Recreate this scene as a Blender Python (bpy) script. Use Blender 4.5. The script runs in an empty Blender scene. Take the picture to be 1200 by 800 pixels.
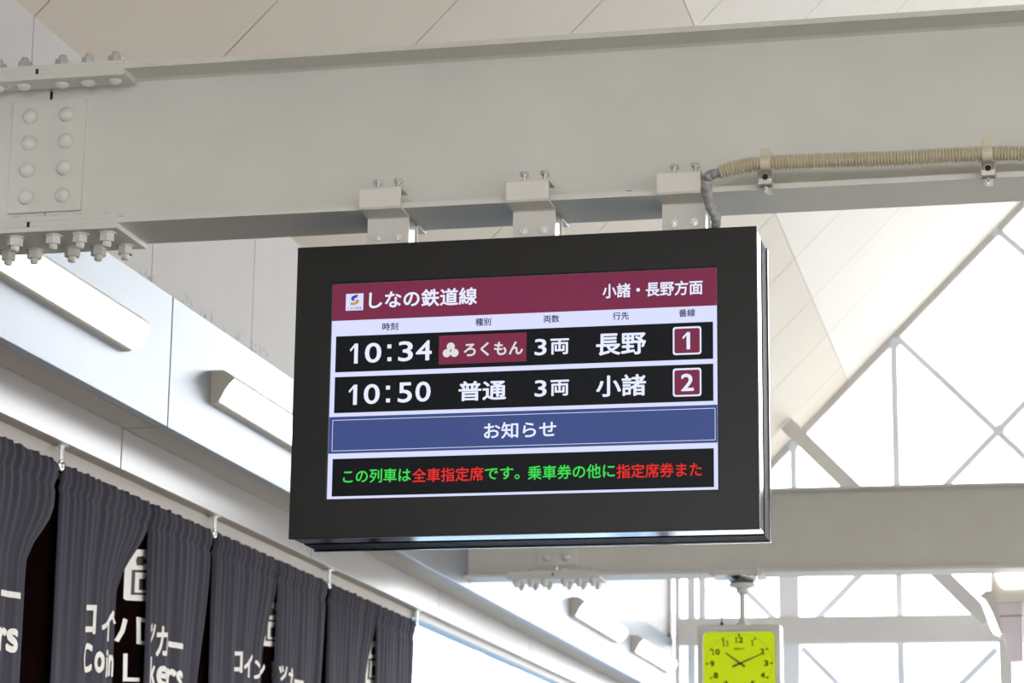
import bpy, bmesh, math, random
from mathutils import Vector, Matrix
random.seed(7)
scene = bpy.context.scene
COL = scene.collection
# ---------------------------------------------------------------- camera
FPX, YAW, PITCH, ROLL = 2906.6, 0.2219995, 0.2257197, 0.01201961
CAM = Vector((0, 0, 1.6))
cy, sy, cp, sp, cr, sr = (math.cos(YAW), math.sin(YAW), math.cos(PITCH), math.sin(PITCH), math.cos(ROLL), math.sin(ROLL))
FW = Vector((-sy*cp, cy*cp, sp)); r0 = Vector((cy, sy, 0)); u0 = r0.cross(FW)
RT = cr*r0 + sr*u0; UP = -sr*r0 + cr*u0
cam = bpy.data.cameras.new('camera'); camo = bpy.data.objects.new('camera', cam); COL.objects.link(camo)
camo.matrix_world = Matrix(((RT.x, UP.x, -FW.x, CAM.x), (RT.y, UP.y, -FW.y, CAM.y), (RT.z, UP.z, -FW.z, CAM.z), (0, 0, 0, 1)))
cam.sensor_width = 36; cam.lens = FPX/1200*36; cam.clip_start = 0.05; cam.clip_end = 300
cam.dof.use_dof = True; cam.dof.focus_distance = 5.6; cam.dof.aperture_fstop = 9
scene.camera = camo
# ---------------------------------------------------------------- sky, exposure
w = bpy.data.worlds.new('sky'); scene.world = w; w.use_nodes = True
bg = w.node_tree.nodes['Background']; bg.inputs[0].default_value = (0.965, 0.98, 1.0, 1); bg.inputs[1].default_value = 5.7
scene.view_settings.view_transform = 'Standard'; scene.view_settings.look = 'None'
scene.view_settings.exposure = 0.55; scene.view_settings.gamma = 1; scene.view_settings.use_curve_mapping = False
LAMP = 2.6

# ---------------------------------------------------------------- helpers
def ray(x, y): return FW + RT*((x-600)/FPX) - UP*((y-400)/FPX)
def on(axis, c, x, y):                      # point of plane axis=c seen at photo pixel (x, y)
    i = 'xyz'.index(axis); d = ray(x, y); return CAM + d*((c-CAM[i])/d[i])

def mat(name, col, rough=0.5, metal=0.0, spec=0.5, emit=None, es=0.0, noise=0.0, nscale=20.0, bump=0.0, bscale=200.0, coat=0.0, detail_col=None):
    m = bpy.data.materials.new(name); m.use_nodes = True; nt = m.node_tree; b = nt.nodes['Principled BSDF']
    b.inputs['Base Color'].default_value = (*col, 1); b.inputs['Roughness'].default_value = rough
    b.inputs['Metallic'].default_value = metal; b.inputs['Specular IOR Level'].default_value = spec
    b.inputs['Coat Weight'].default_value = coat
    if emit: b.inputs['Emission Color'].default_value = (*emit, 1); b.inputs['Emission Strength'].default_value = es
    tc = nt.nodes.new('ShaderNodeTexCoord')
    if noise or detail_col:
        n = nt.nodes.new('ShaderNodeTexNoise'); n.inputs['Scale'].default_value = nscale; n.inputs['Detail'].default_value = 5
        nt.links.new(tc.outputs['Object'], n.inputs['Vector'])
        r = nt.nodes.new('ShaderNodeValToRGB'); c2 = detail_col or tuple(c*(1-noise) for c in col)
        r.color_ramp.elements[0].position = 0.3; r.color_ramp.elements[0].color = (*c2, 1)
        r.color_ramp.elements[1].position = 0.7; r.color_ramp.elements[1].color = (*col, 1)
        nt.links.new(n.outputs['Fac'], r.inputs[0]); nt.links.new(r.outputs[0], b.inputs['Base Color'])
    if bump:
        n2 = nt.nodes.new('ShaderNodeTexNoise'); n2.inputs['Scale'].default_value = bscale; n2.inputs['Detail'].default_value = 3
        nt.links.new(tc.outputs['Object'], n2.inputs['Vector'])
        bp = nt.nodes.new('ShaderNodeBump'); bp.inputs['Strength'].default_value = bump; bp.inputs['Distance'].default_value = 0.002
        nt.links.new(n2.outputs['Fac'], bp.inputs['Height']); nt.links.new(bp.outputs[0], b.inputs['Normal'])
    return m

M = {}
M['paint'] = mat('cream_steel_paint', (0.68, 0.68, 0.64), 0.5, spec=0.28, noise=0.06, nscale=6, bump=0.12, bscale=90)
M['paint_edge'] = mat('cream_bolt_paint', (0.69, 0.685, 0.65), 0.25, noise=0.05, nscale=30)
M['nut'] = mat('grey_zinc_nut', (0.55, 0.56, 0.56), 0.45, metal=0.3, noise=0.15, nscale=80)
M['zinc'] = mat('bright_zinc', (0.75, 0.79, 0.80), 0.25, metal=0.9)
M['steel'] = mat('brushed_steel', (0.38, 0.35, 0.32), 0.35, metal=0.9, noise=0.15, nscale=60)
M['bracket'] = mat('off_white_bracket_paint', (0.72, 0.70, 0.65), 0.4, noise=0.03, nscale=20)
M['dark'] = mat('black_gap', (0.01, 0.01, 0.01), 0.8)
M['bezel'] = mat('satin_black_bezel', (0.009, 0.009, 0.0085), 0.36, spec=0.3, bump=0.15, bscale=700)
M['chrome'] = mat('polished_aluminium', (0.30, 0.31, 0.33), 0.10, metal=1.0)
M['gloss_black'] = mat('gloss_black_casing', (0.006, 0.006, 0.012), 0.5, spec=0.04)
M['ceil'] = mat('roof_panel_dim_tint', (0.59, 0.54, 0.48), 0.55, noise=0.03, nscale=3)  # roof panel colour darkened and warmed to carry the dim bounce light
M['ceil2'] = mat('roof_panel_lit_tint', (0.71, 0.68, 0.65), 0.55, noise=0.03, nscale=3)  # same roof panel, with the brighter, cooler gable light put into its colour
M['joint'] = mat('joint_backing_grey', (0.30, 0.27, 0.24), 0.8)  # grey of the backing behind panel joints, also used for seams
M['wall'] = mat('grey_wall_panel', (0.57, 0.56, 0.58), 0.6, noise=0.05, nscale=5)
M['fascia'] = mat('satin_silver_panel', (0.30, 0.325, 0.385), 0.36, metal=0.3, noise=0.03, nscale=6)
M['soffit'] = mat('satin_beige_panel', (0.33, 0.28, 0.225), 0.38, metal=0.3, noise=0.04, nscale=6)
M['fascia_low'] = mat('satin_silver_shaded', (0.33, 0.315, 0.315), 0.3, metal=0.45, noise=0.04, nscale=6)  # same panel as the upper fascia, shade and warm reflection tinted in
M['strip'] = mat('pale_wall_strip', (0.46, 0.43, 0.40), 0.6, noise=0.05, nscale=10)
M['floor'] = mat('pale_floor_tile', (0.24, 0.215, 0.18), 0.4, noise=0.12, nscale=2)
M['ground'] = mat('warm_grey_paving', (0.22, 0.20, 0.17), 0.8, noise=0.2, nscale=1)
M['cloth'] = mat('charcoal_violet_cloth', (0.026, 0.022, 0.040), 0.9, noise=0.12, nscale=300, bump=0.3, bscale=900)
M['glassdark'] = mat('dark_brown_glass', (0.005, 0.002, 0.002), 0.8, spec=0.0, noise=0.3, nscale=2)
M['letter'] = mat('white_lettering', (0.72, 0.70, 0.66), 0.7)
M['ink'] = mat('black_print', (0.015, 0.012, 0.015), 0.7)
M['lens'] = mat('lamp_diffuser', (0.9, 0.9, 0.88), 0.4, emit=(1.0, 0.98, 0.94), es=LAMP)
M['housing'] = mat('beige_lamp_housing', (0.62, 0.59, 0.54), 0.5)
M['conduit'] = mat('beige_corrugated_plastic', (0.56, 0.51, 0.37), 0.5, noise=0.03, nscale=20)
M['clip'] = mat('beige_plastic_strap', (0.60, 0.56, 0.42), 0.45)
M['tube'] = mat('grey_taped_tube', (0.36, 0.36, 0.36), 0.35, noise=0.35, nscale=90)
M['frame'] = mat('glare_pale_frame', (0.80, 0.80, 0.83), 0.45, noise=0.03, nscale=9)  # frame colour lightened to hold the glare of the windows behind
M['frame2'] = mat('warm_grey_frame', (0.64, 0.62, 0.60), 0.5, noise=0.05, nscale=9)
M['rod'] = mat('glare_pale_bar', (0.74, 0.78, 0.84), 0.5)  # bar colour paled as well, window glare painted in
M['clockcase'] = mat('pale_grey_clock_case', (0.62, 0.61, 0.58), 0.4)
M['dial'] = mat('glowing_lime_dial', (0.36, 0.47, 0.01), 0.6, spec=0.1, emit=(0.62, 0.80, 0.01), es=0.32)  # emission added to brighten the green; the dial is no lamp
M['lilac'] = mat('pale_lilac_metal', (0.60, 0.55, 0.60), 0.4, metal=0.2)
def glass(name, tint, gloss=0.08):
    m = bpy.data.materials.new(name); m.use_nodes = True; nt = m.node_tree; nt.nodes.clear()
    o = nt.nodes.new('ShaderNodeOutputMaterial'); mx = nt.nodes.new('ShaderNodeMixShader'); t = nt.nodes.new('ShaderNodeBsdfTransparent'); g = nt.nodes.new('ShaderNodeBsdfGlossy')
    t.inputs[0].default_value = (*tint, 1); g.inputs['Roughness'].default_value = 0.02; mx.inputs[0].default_value = gloss
    nt.links.new(t.outputs[0], mx.inputs[1]); nt.links.new(g.outputs[0], mx.inputs[2]); nt.links.new(mx.outputs[0], o.inputs[0]); return m
M['glass'] = glass('clear_glazing', (0.97, 0.99, 0.99), 0.06)
M['glassblue'] = glass('blue_tinted_glazing', (0.70, 0.84, 1.0), 0.06)
def screen(name, col, es=0.62):
    return mat(name, tuple(c*0.03 for c in col), 0.38, spec=0.12, emit=col, es=es)
M['s_white'] = screen('screen_lavender_white', (0.68, 0.72, 1.0), 0.70)
M['s_text'] = screen('screen_text_white', (0.76, 0.80, 1.0), 0.72)
M['s_maroon'] = screen('screen_maroon', (0.21, 0.027, 0.072), 0.62)
M['s_black'] = screen('screen_black', (0.006, 0.007, 0.009), 0.6)
M['s_ink'] = screen('screen_dark_text', (0.02, 0.02, 0.06), 0.6)
M['s_blue'] = screen('screen_slate_blue', (0.055, 0.085, 0.26), 0.62)
M['s_green'] = screen('screen_green', (0.06, 0.75, 0.10), 0.65)
M['s_red'] = screen('screen_red', (0.80, 0.035, 0.03), 0.65)
M['s_logo_blue'] = screen('screen_logo_blue', (0.07, 0.06, 0.42), 0.62)
M['s_logo_gold'] = screen('screen_logo_gold', (0.60, 0.36, 0.12), 0.62)
M['s_cream'] = screen('screen_emblem_white', (0.75, 0.76, 0.74), 0.65)

def grime(m):
    nt = m.node_tree; b = nt.nodes['Principled BSDF']; src = b.inputs['Base Color'].links[0].from_socket
    tc = nt.nodes.new('ShaderNodeTexCoord'); sx = nt.nodes.new('ShaderNodeSeparateXYZ'); nt.links.new(tc.outputs['Object'], sx.inputs[0])
    def mr(sock, a, b_, c=0.0, d=1.0):
        n = nt.nodes.new('ShaderNodeMapRange'); n.inputs[1].default_value = a; n.inputs[2].default_value = b_; n.inputs[3].default_value = c; n.inputs[4].default_value = d; nt.links.new(sock, n.inputs[0]); return n.outputs[0]
    def mul(a, b_):
        n = nt.nodes.new('ShaderNodeMath'); n.operation = 'MULTIPLY'; nt.links.new(a, n.inputs[0]); nt.links.new(b_, n.inputs[1]); return n.outputs[0]
    n1 = nt.nodes.new('ShaderNodeTexNoise'); n1.inputs['Scale'].default_value = 45; n1.inputs['Detail'].default_value = 6; nt.links.new(tc.outputs['Object'], n1.inputs['Vector'])
    n2 = nt.nodes.new('ShaderNodeTexNoise'); n2.inputs['Scale'].default_value = 4.5; nt.links.new(tc.outputs['Object'], n2.inputs['Vector'])
    f = mul(mul(mr(n1.outputs['Fac'], 0.50, 0.62), mr(n2.outputs['Fac'], 0.47, 0.58)), mul(mr(sx.outputs[2], 3.585, 3.53), mul(mr(sx.outputs[1], 7.0, 7.2), mr(sx.outputs[1], 9.2, 8.8))))
    mx = nt.nodes.new('ShaderNodeMix'); mx.data_type = 'RGBA'; nt.links.new(f, mx.inputs[0]); nt.links.new(src, mx.inputs[6]); mx.inputs[7].default_value = (0.20, 0.18, 0.17, 1)
    nt.links.new(mx.outputs[2], b.inputs['Base Color'])
grime(M['wall'])
def mesh_obj(name, bm, m=None, parent=None, smooth=False):
    me = bpy.data.meshes.new(name); bm.normal_update(); bm.to_mesh(me); bm.free()
    if smooth:
        for p in me.polygons: p.use_smooth = True
    o = bpy.data.objects.new(name, me); COL.objects.link(o)
    if m: me.materials.append(m)
    if parent: o.parent = parent
    return o
def inst(src, loc=None, parent=None, name=None, rot=None):
    o = src.copy(); COL.objects.link(o)
    if parent: o.parent = parent
    if loc is not None: o.location = loc
    if rot is not None: o.rotation_euler = rot
    return o
def thing(name, label, cat, loc=(0, 0, 0), group=None, kind=None):
    o = bpy.data.objects.new(name, None); COL.objects.link(o); o.location = loc; o.empty_display_size = 0.1
    o['label'] = label; o['category'] = cat
    if group: o['group'] = group
    return o
def setting(name, bm=None, m=None):
    o = mesh_obj(name, bm, m) if bm else bpy.data.objects.new(name, None)
    if not bm: COL.objects.link(o)
    o['kind'] = 'structure'; return o
def tag(o, label, cat, group=None):
    o['label'] = label; o['category'] = cat
    if group: o['group'] = group
    return o
def box(bm, a, b, bev=0.0):
    a = Vector(a); b = Vector(b); lo = Vector((min(a.x, b.x), min(a.y, b.y), min(a.z, b.z))); hi = Vector((max(a.x, b.x), max(a.y, b.y), max(a.z, b.z)))
    r = bmesh.ops.create_cube(bm, size=1.0); vs = r['verts']; d = hi-lo; c = (hi+lo)/2
    for v in vs: v.co = Vector((v.co.x*d.x, v.co.y*d.y, v.co.z*d.z))+c
    if bev:
        es = list({e for v in vs for e in v.link_edges})
        bmesh.ops.bevel(bm, geom=es, offset=bev, segments=2, affect='EDGES', profile=0.6)
def prism(bm, pts, axis, a, b):
    """extrude a polygon given in the two other axes along axis from a to b"""
    def P(p, t): return {'x': (t, p[0], p[1]), 'y': (p[0], t, p[1]), 'z': (p[0], p[1], t)}[axis]
    A = [bm.verts.new(P(p, a)) for p in pts]; B = [bm.verts.new(P(p, b)) for p in pts]; n = len(pts)
    bm.faces.new(A); bm.faces.new(B[::-1])
    for i in range(n): bm.faces.new((A[i], B[i], B[(i+1) % n], A[(i+1) % n]))
    bmesh.ops.recalc_face_normals(bm, faces=bm.faces)
def cyl(bm, c, axis, r, h, seg=16, r2=None):
    m = {'z': Matrix.Identity(4), 'x': Matrix.Rotation(math.pi/2, 4, 'Y'), 'y': Matrix.Rotation(-math.pi/2, 4, 'X')}[axis]
    bmesh.ops.create_cone(bm, cap_ends=True, segments=seg, radius1=r, radius2=r if r2 is None else r2, depth=h, matrix=Matrix.Translation(Vector(c)) @ m)
def lathe(bm, prof, axis='z', seg=20, c=(0, 0, 0)):
    rings = []
    for (r, t) in prof:
        ring = []
        for k in range(seg):
            a = 2*math.pi*k/seg; p = (r*math.cos(a), r*math.sin(a))
            v = {'z': (p[0], p[1], t), 'y': (p[0], t, p[1]), 'x': (t, p[0], p[1])}[axis]
            ring.append(bm.verts.new(Vector(v)+Vector(c)))
        rings.append(ring)
    for a, b in zip(rings, rings[1:]):
        for k in range(seg): bm.faces.new((a[k], a[(k+1) % seg], b[(k+1) % seg], b[k]))
    bm.faces.new(rings[0]); bm.faces.new(rings[-1]); bmesh.ops.recalc_face_normals(bm, faces=bm.faces)
def bar(bm, p, q, wd, dp, normal=Vector((0, 1, 0))):
    """rectangular bar from p to q; wd across (in the plane), dp along normal"""
    p = Vector(p); q = Vector(q); d = (q-p).normalized(); s = d.cross(normal).normalized()*wd/2; n = normal.normalized()*dp/2
    A = [bm.verts.new(p+s+n), bm.verts.new(p-s+n), bm.verts.new(p-s-n), bm.verts.new(p+s-n)]
    B = [bm.verts.new(q+s+n), bm.verts.new(q-s+n), bm.verts.new(q-s-n), bm.verts.new(q+s-n)]
    bm.faces.new(A); bm.faces.new(B[::-1])
    for i in range(4): bm.faces.new((A[i], B[i], B[(i+1) % 4], A[(i+1) % 4]))
    bmesh.ops.recalc_face_normals(bm, faces=bm.faces)
def sweep(bm, pts, radf, seg=14):
    """tube through pts; radf(i) gives the radius at each"""
    n = len(pts); prev = None; rings = []
    for i, p in enumerate(pts):
        t = (pts[min(i+1, n-1)]-pts[max(i-1, 0)]).normalized()
        if prev is None: a = t.cross(Vector((0, 0, 1))); a = a if a.length > 0.1 else t.cross(Vector((1, 0, 0)))
        else: a = prev - t*prev.dot(t)
        a.normalize(); prev = a; b = t.cross(a); r = radf(i)
        rings.append([bm.verts.new(p+a*r*math.cos(2*math.pi*k/seg)+b*r*math.sin(2*math.pi*k/seg)) for k in range(seg)])
    for A, B in zip(rings, rings[1:]):
        for k in range(seg): bm.faces.new((A[k], A[(k+1) % seg], B[(k+1) % seg], B[k]))
    bm.faces.new(rings[0]); bm.faces.new(rings[-1]); bmesh.ops.recalc_face_normals(bm, faces=bm.faces)
def resample(ctrl, step):
    """Catmull-Rom through control points, evenly resampled"""
    c = [Vector(p) for p in ctrl]; c = [c[0]*2-c[1]]+c+[c[-1]*2-c[-2]]; out = []
    for i in range(1, len(c)-2):
        for k in range(40):
            t = k/40; p0, p1, p2, p3 = c[i-1:i+3]
            out.append(0.5*((2*p1)+(p2-p0)*t+(2*p0-5*p1+4*p2-p3)*t*t+(3*p1-p0-3*p2+p3)*t**3))
    out.append(c[-2]); res = [out[0]]; acc = 0
    for a, b in zip(out, out[1:]):
        L = (b-a).length; 
        while acc+L >= step:
            a = a+(b-a)*((step-acc)/L); L = (b-a).length; acc = 0; res.append(a.copy())
        acc += L
    return res

def text_bm(s, bold=0.0):
    """flat filled text mesh, bounding box normalised to 0..1 in x and y; returns bm"""
    cu = bpy.data.curves.new('t', 'FONT'); cu.body = s; cu.size = 1.0; cu.resolution_u = 4; cu.fill_mode = 'BOTH'
    o = bpy.data.objects.new('t', cu); COL.objects.link(o)
    dg = bpy.context.evaluated_depsgraph_get(); me = bpy.data.meshes.new_from_object(o.evaluated_get(dg))
    bm = bmesh.new(); bm.from_mesh(me)
    if bold:                                   # heavier strokes: the glyph and shifted copies of it
        g0 = list(bm.verts)+list(bm.edges)+list(bm.faces)
        for k in range(8):
            d = bmesh.ops.duplicate(bm, geom=g0)
            for v in d['geom']:
                if isinstance(v, bmesh.types.BMVert): v.co.z = 0.00006*(k+1); v.co.x += bold*math.cos(k*math.pi/4); v.co.y += bold*math.sin(k*math.pi/4)
    bpy.data.objects.remove(o); bpy.data.curves.remove(cu); bpy.data.meshes.remove(me)
    xs = [v.co.x for v in bm.verts]; ys = [v.co.y for v in bm.verts]; x0, x1, y0, y1 = min(xs), max(xs), min(ys), max(ys)
    for v in bm.verts: v.co = Vector(((v.co.x-x0)/(x1-x0), (v.co.y-y0)/(y1-y0), v.co.z))
    return bm

def one_bm(serif=False):
    """the figure 1 with its flag, in a 0..1 box"""
    bm = bmesh.new()
    pl = [(0, 0.70), (0.62, 1.0), (1, 1.0), (1, 0), (0.55, 0), (0.55, 0.82), (0.12, 0.60)] if not serif else [(0, 0.74), (0.40, 1.0), (0.68, 1.0), (0.68, 0.10), (1, 0.10), (1, 0), (0.05, 0), (0.05, 0.10), (0.36, 0.10), (0.36, 0.80), (0.05, 0.66)]
    f = bm.faces.new([bm.verts.new((p[0], p[1], 0)) for p in pl]); bmesh.ops.triangulate(bm, faces=[f]); return bm
# ================================================================ THE SETTING
XW = -2.765                 # face of the lamp fascia
S45 = 1.0076                # roof pitch
ZR = 4.059                  # eaves height at x = -2.80
YB, YG = -7.0, 17.72        # open back end, glazed gable
XR = 5.8                    # far right wall
XRIDGE = 1.5
def roofz(x): return ZR + S45*(x+2.80)

bm = bmesh.new(); box(bm, (-4.0, YB, -0.1), (XR+1, YG+4, 0)); setting('floor', bm, M['floor'])
bm = bmesh.new(); box(bm, (-90, -90, -0.3), (90, 110, -0.105)); setting('ground', bm, M['ground'])
bm = bmesh.new(); prism(bm, [(-3.2, 4.3), (XR, 4.3), (XR, 4.35), (XRIDGE, ZR+S45*(XRIDGE+2.8)), (-3.2, 5.25)], 'y', YB-0.15, YB); setting('wall_light_baffle', bm, M['wall'])  # unseen wall added behind the camera to keep light off the near roof

# roof: backing + individual panels (1 m wide, joints 6 mm)
nrm = Vector((-S45, 0, 1)).normalized()
def slab(bm, x0, x1, y0, y1, up0, up1):
    """slab lying on the roof plane between offsets up0 and up1 along the normal"""
    vs = []
    for up in (up0, up1):
        for (x, y) in ((x0, y0), (x1, y0), (x1, y1), (x0, y1)):
            vs.append(bm.verts.new(Vector((x, y, roofz(x)))+nrm*up))
    for f in ((0, 1, 2, 3), (4, 7, 6, 5), (0, 4, 5, 1), (1, 5, 6, 2), (2, 6, 7, 3), (3, 7, 4, 0)): bm.faces.new([vs[i] for i in f])
    bmesh.ops.recalc_face_normals(bm, faces=bm.faces)
bm = bmesh.new(); slab(bm, -2.95, XRIDGE+0.1, YB, YG, 0.016, 0.05); ceiling = setting('ceiling', bm, M['joint'])
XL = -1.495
y = 6.196
ys = [6.196+k*0.9985 for k in range(-13, 13)]
ys = [v for v in ys if v < YG]+[YG]
for i in range(len(ys)-1):
    g = 0.0035
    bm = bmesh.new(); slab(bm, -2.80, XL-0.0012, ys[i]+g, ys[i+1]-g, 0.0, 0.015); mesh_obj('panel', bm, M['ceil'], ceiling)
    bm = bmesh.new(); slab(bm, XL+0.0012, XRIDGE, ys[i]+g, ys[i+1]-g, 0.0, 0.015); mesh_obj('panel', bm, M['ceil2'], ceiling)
# right-hand roof slope, mirrored about the ridge (outside the frame)
bm = bmesh.new()
zr = roofz(XRIDGE)
prism(bm, [(XRIDGE, zr), (XR+0.1, zr-S45*(XR+0.1-XRIDGE)), (XR+0.1, zr-S45*(XR+0.1-XRIDGE)+0.06), (XRIDGE, zr+0.06)], 'y', YB, YG)
mesh_obj('roof_slope', bm, M['ceil'], ceiling)

# left wall: backing + upper panels, fascia and soffit panels
bm = bmesh.new(); box(bm, (-3.2, YB, 3.54), (-2.815, YG, 4.3))
wall = setting('wall_left', bm, M['joint'])
for i in range(len(ys)-1):
    bm = bmesh.new(); box(bm, (-2.815, ys[i]+0.003, 3.48), (-2.80, ys[i+1]-0.003, ZR+0.004)); mesh_obj('panel', bm, M['wall'], wall)
FJ = [7.302+2.052*k for k in range(-7, 6)]
FJ = [v for v in FJ if v < YG-0.2]+[YG-0.12]
bm = bmesh.new()
box(bm, (-3.15, YB, 2.975), (-2.935, YG, 3.075)); box(bm, (-3.15, YB, 3.105), (XW-0.02, YG, 3.495))
trim1 = setting('trim_1', bm, M['joint'])
for a, b in zip(FJ, FJ[1:]):
    g = 0.004
    bm = bmesh.new(); box(bm, (-2.80, a+g, 3.084), (XW, b-g, 3.510), 0.002); mesh_obj('fascia_panel', bm, M['fascia'], trim1)
    bm = bmesh.new(); box(bm, (-2.914, a+g, 3.0845), (XW-0.036, b-g, 3.100)); mesh_obj('soffit_panel', bm, M['soffit'], trim1)
    bm = bmesh.new(); box(bm, (-2.932, a+g, 2.954), (-2.916, b-g, 3.102), 0.0015); mesh_obj('fascia_panel', bm, M['fascia_low'], trim1)
    bm = bmesh.new(); box(bm, (-2.99, a+g, 2.955), (-2.933, b-g, 2.972)); mesh_obj('soffit_panel', bm, M['soffit'], trim1)
# strip above the curtains and the dark glass behind them
bm = bmesh.new(); box(bm, (-3.05, YB, 2.86), (-2.970, 11.12, 2.9545)); setting('trim_2', bm, M['strip'])
YC = 11.12                                  # curtains end here
bm = bmesh.new(); box(bm, (-3.02, YB, 0), (-2.971, YC, 2.862)); wglass = setting('window_1', bm, M['glassdark'])
bm = bmesh.new(); box(bm, (-2.99, YC-0.04, 0), (-3.06, YC, 2.955)); mesh_obj('window_frame', bm, M['frame'], wglass)
bm = bmesh.new(); box(bm, (-2.995, YC, 0.1), (-2.985, YG-0.1, 2.925)); w2 = setting('window_2', bm, M['glassblue'])
bm = bmesh.new(); box(bm, (-3.03, YC, 2.925), (-2.955, YG-0.1, 2.955)); mesh_obj('window_frame', bm, M['frame2'], w2)

# glazed gable
def gp(x, y, Y=YG): return on('y', Y, x, y)
gz = on('y', YG, 1000, 740).z
gab = setting('window_3')
bm = bmesh.new()          # the glass itself: follows the roof line
zt = roofz
prism(bm, [(-2.75, 0.1), (XR, 0.1), (XR, zr-S45*(XR-XRIDGE)), (XRIDGE, zr), (-2.75, roofz(-2.75))], 'y', YG+0.06, YG+0.068)
mesh_obj('pane', bm, M['glass'], gab)
bm = bmesh.new()          # sloping rim under the roof
a = Vector((-2.75, YG, roofz(-2.75)-0.03)); b = Vector((XRIDGE, YG, zr-0.03)); bar(bm, a, b, 0.05, 0.06); mesh_obj('sloping_rim', bm, M['frame2'], gab)
bm = bmesh.new(); a = Vector((XRIDGE, YG, zr-0.035)); b = Vector((XR, YG, zr-S45*(XR-XRIDGE)-0.035)); bar(bm, a, b, 0.07, 0.16); mesh_obj('sloping_rim', bm, M['frame2'], gab)
def gx(x, y): return gp(x, y).x
# uprights (photo bays of 0.74 m)
def upright(x, z0, z1, wd, m='rod', dy=0.0, dp=0.05):
    bm = bmesh.new(); box(bm, (x-wd/2, YG+dy-dp/2, z0), (x+wd/2, YG+dy+dp/2, z1)); mesh_obj('upright', bm, M[m], gab)
x0 = gx(1049, 480); bay = x0-gx(930, 545)
for k in range(-1, 9):
    x = x0+k*bay; top = roofz(x)-0.05 if x < XRIDGE else zr-S45*(x-XRIDGE)-0.05
    if k == 1: upright(x, 0.0, gp(1170, 762).z, 0.05); continue
    upright(x, 0.0, top, 0.05 if k != -1 else 0.045)
upright(gp(926, 700).x, 0, gp(926, 640).z, 0.14, 'frame', -0.06, 0.08)
upright(gp(1179, 780).x, 0, gz, 0.085, 'frame2', -0.07, 0.08)
for (xa, wd, mm) in ((795, 0.035, 'frame'), (811, 0.055, 'rod'), (824, 0.05, 'frame')):
    upright(gp(xa, 700).x, 0, roofz(gp(xa, 700).x)-0.05, wd, mm, -0.03, 0.06)
upright(gp(781, 700).x, 0, roofz(gp(781, 700).x)-0.03, 0.10, 'frame2', -0.08, 0.10)
bm = bmesh.new(); box(bm, (gp(797, 740).x, YG-0.16, gz-0.095), (XR, YG-0.02, gz+0.095), 0.004); mesh_obj('crossbeam', bm, M['frame2'], gab)
def rodpx(p, q, wd=0.045, name='lattice_bar', m='rod', dy=0.0):
    bm = bmesh.new(); bar(bm, gp(*p), gp(*q), wd, 0.04); o = mesh_obj(name, bm, M[m], gab); o.location.y = dy
rodpx((1053, 397), (1200+60, 530+61)); rodpx((1165, 266), (1260, 349))
rodpx((1290, 380), (955, 728)); rodpx((845, 663), (910, 728)); rodpx((940, 759), (1010, 829)); rodpx((1168, 760), (1090, 838))
bmn = bmesh.new(); lathe(bmn, [(0.01, -0.035), (0.036, -0.03), (0.036, 0.03), (0.01, 0.035)], 'y', 12)
nod = mesh_obj('lattice_node', bmn, M['rod'], gab); nod.location = gp(1172, 503)
for p in ((1049, 402), (1165, 272), (930, 523)): inst(nod, gp(*p), gab)
# end wall stub left of the gable, right wall, hidden strips
bm = bmesh.new(); box(bm, (-3.2, YG-0.13, 0), (gp(789, 745).x, YG+0.1, 3.55)); setting('wall_end', bm, M['wall'])
bm = bmesh.new(); box(bm, (XR, YB, 3.2), (XR+0.2, YG, zr-S45*(XR-XRIDGE)+0.1)); setting('wall_right', bm, M['wall'])

# long diagonal brace crossing behind the far beam
br = thing('diagonal_brace', 'thick warm-grey diagonal brace running down from the roof behind the far beam', 'brace')
rr_ = ray(922, 497); YBR = (rr_*((ZR+S45*2.80-0.03-CAM.z)/(rr_.z-S45*rr_.x))).y   # where the ray meets the roof
a = on('y', YBR, 922, 497); b = on('y', YBR, 1158, 727)
bm = bmesh.new(); bar(bm, a-(b-a).normalized()*0.0, b, 0.102, 0.08); mesh_obj('strut', bm, M['frame2'], br)

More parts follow.
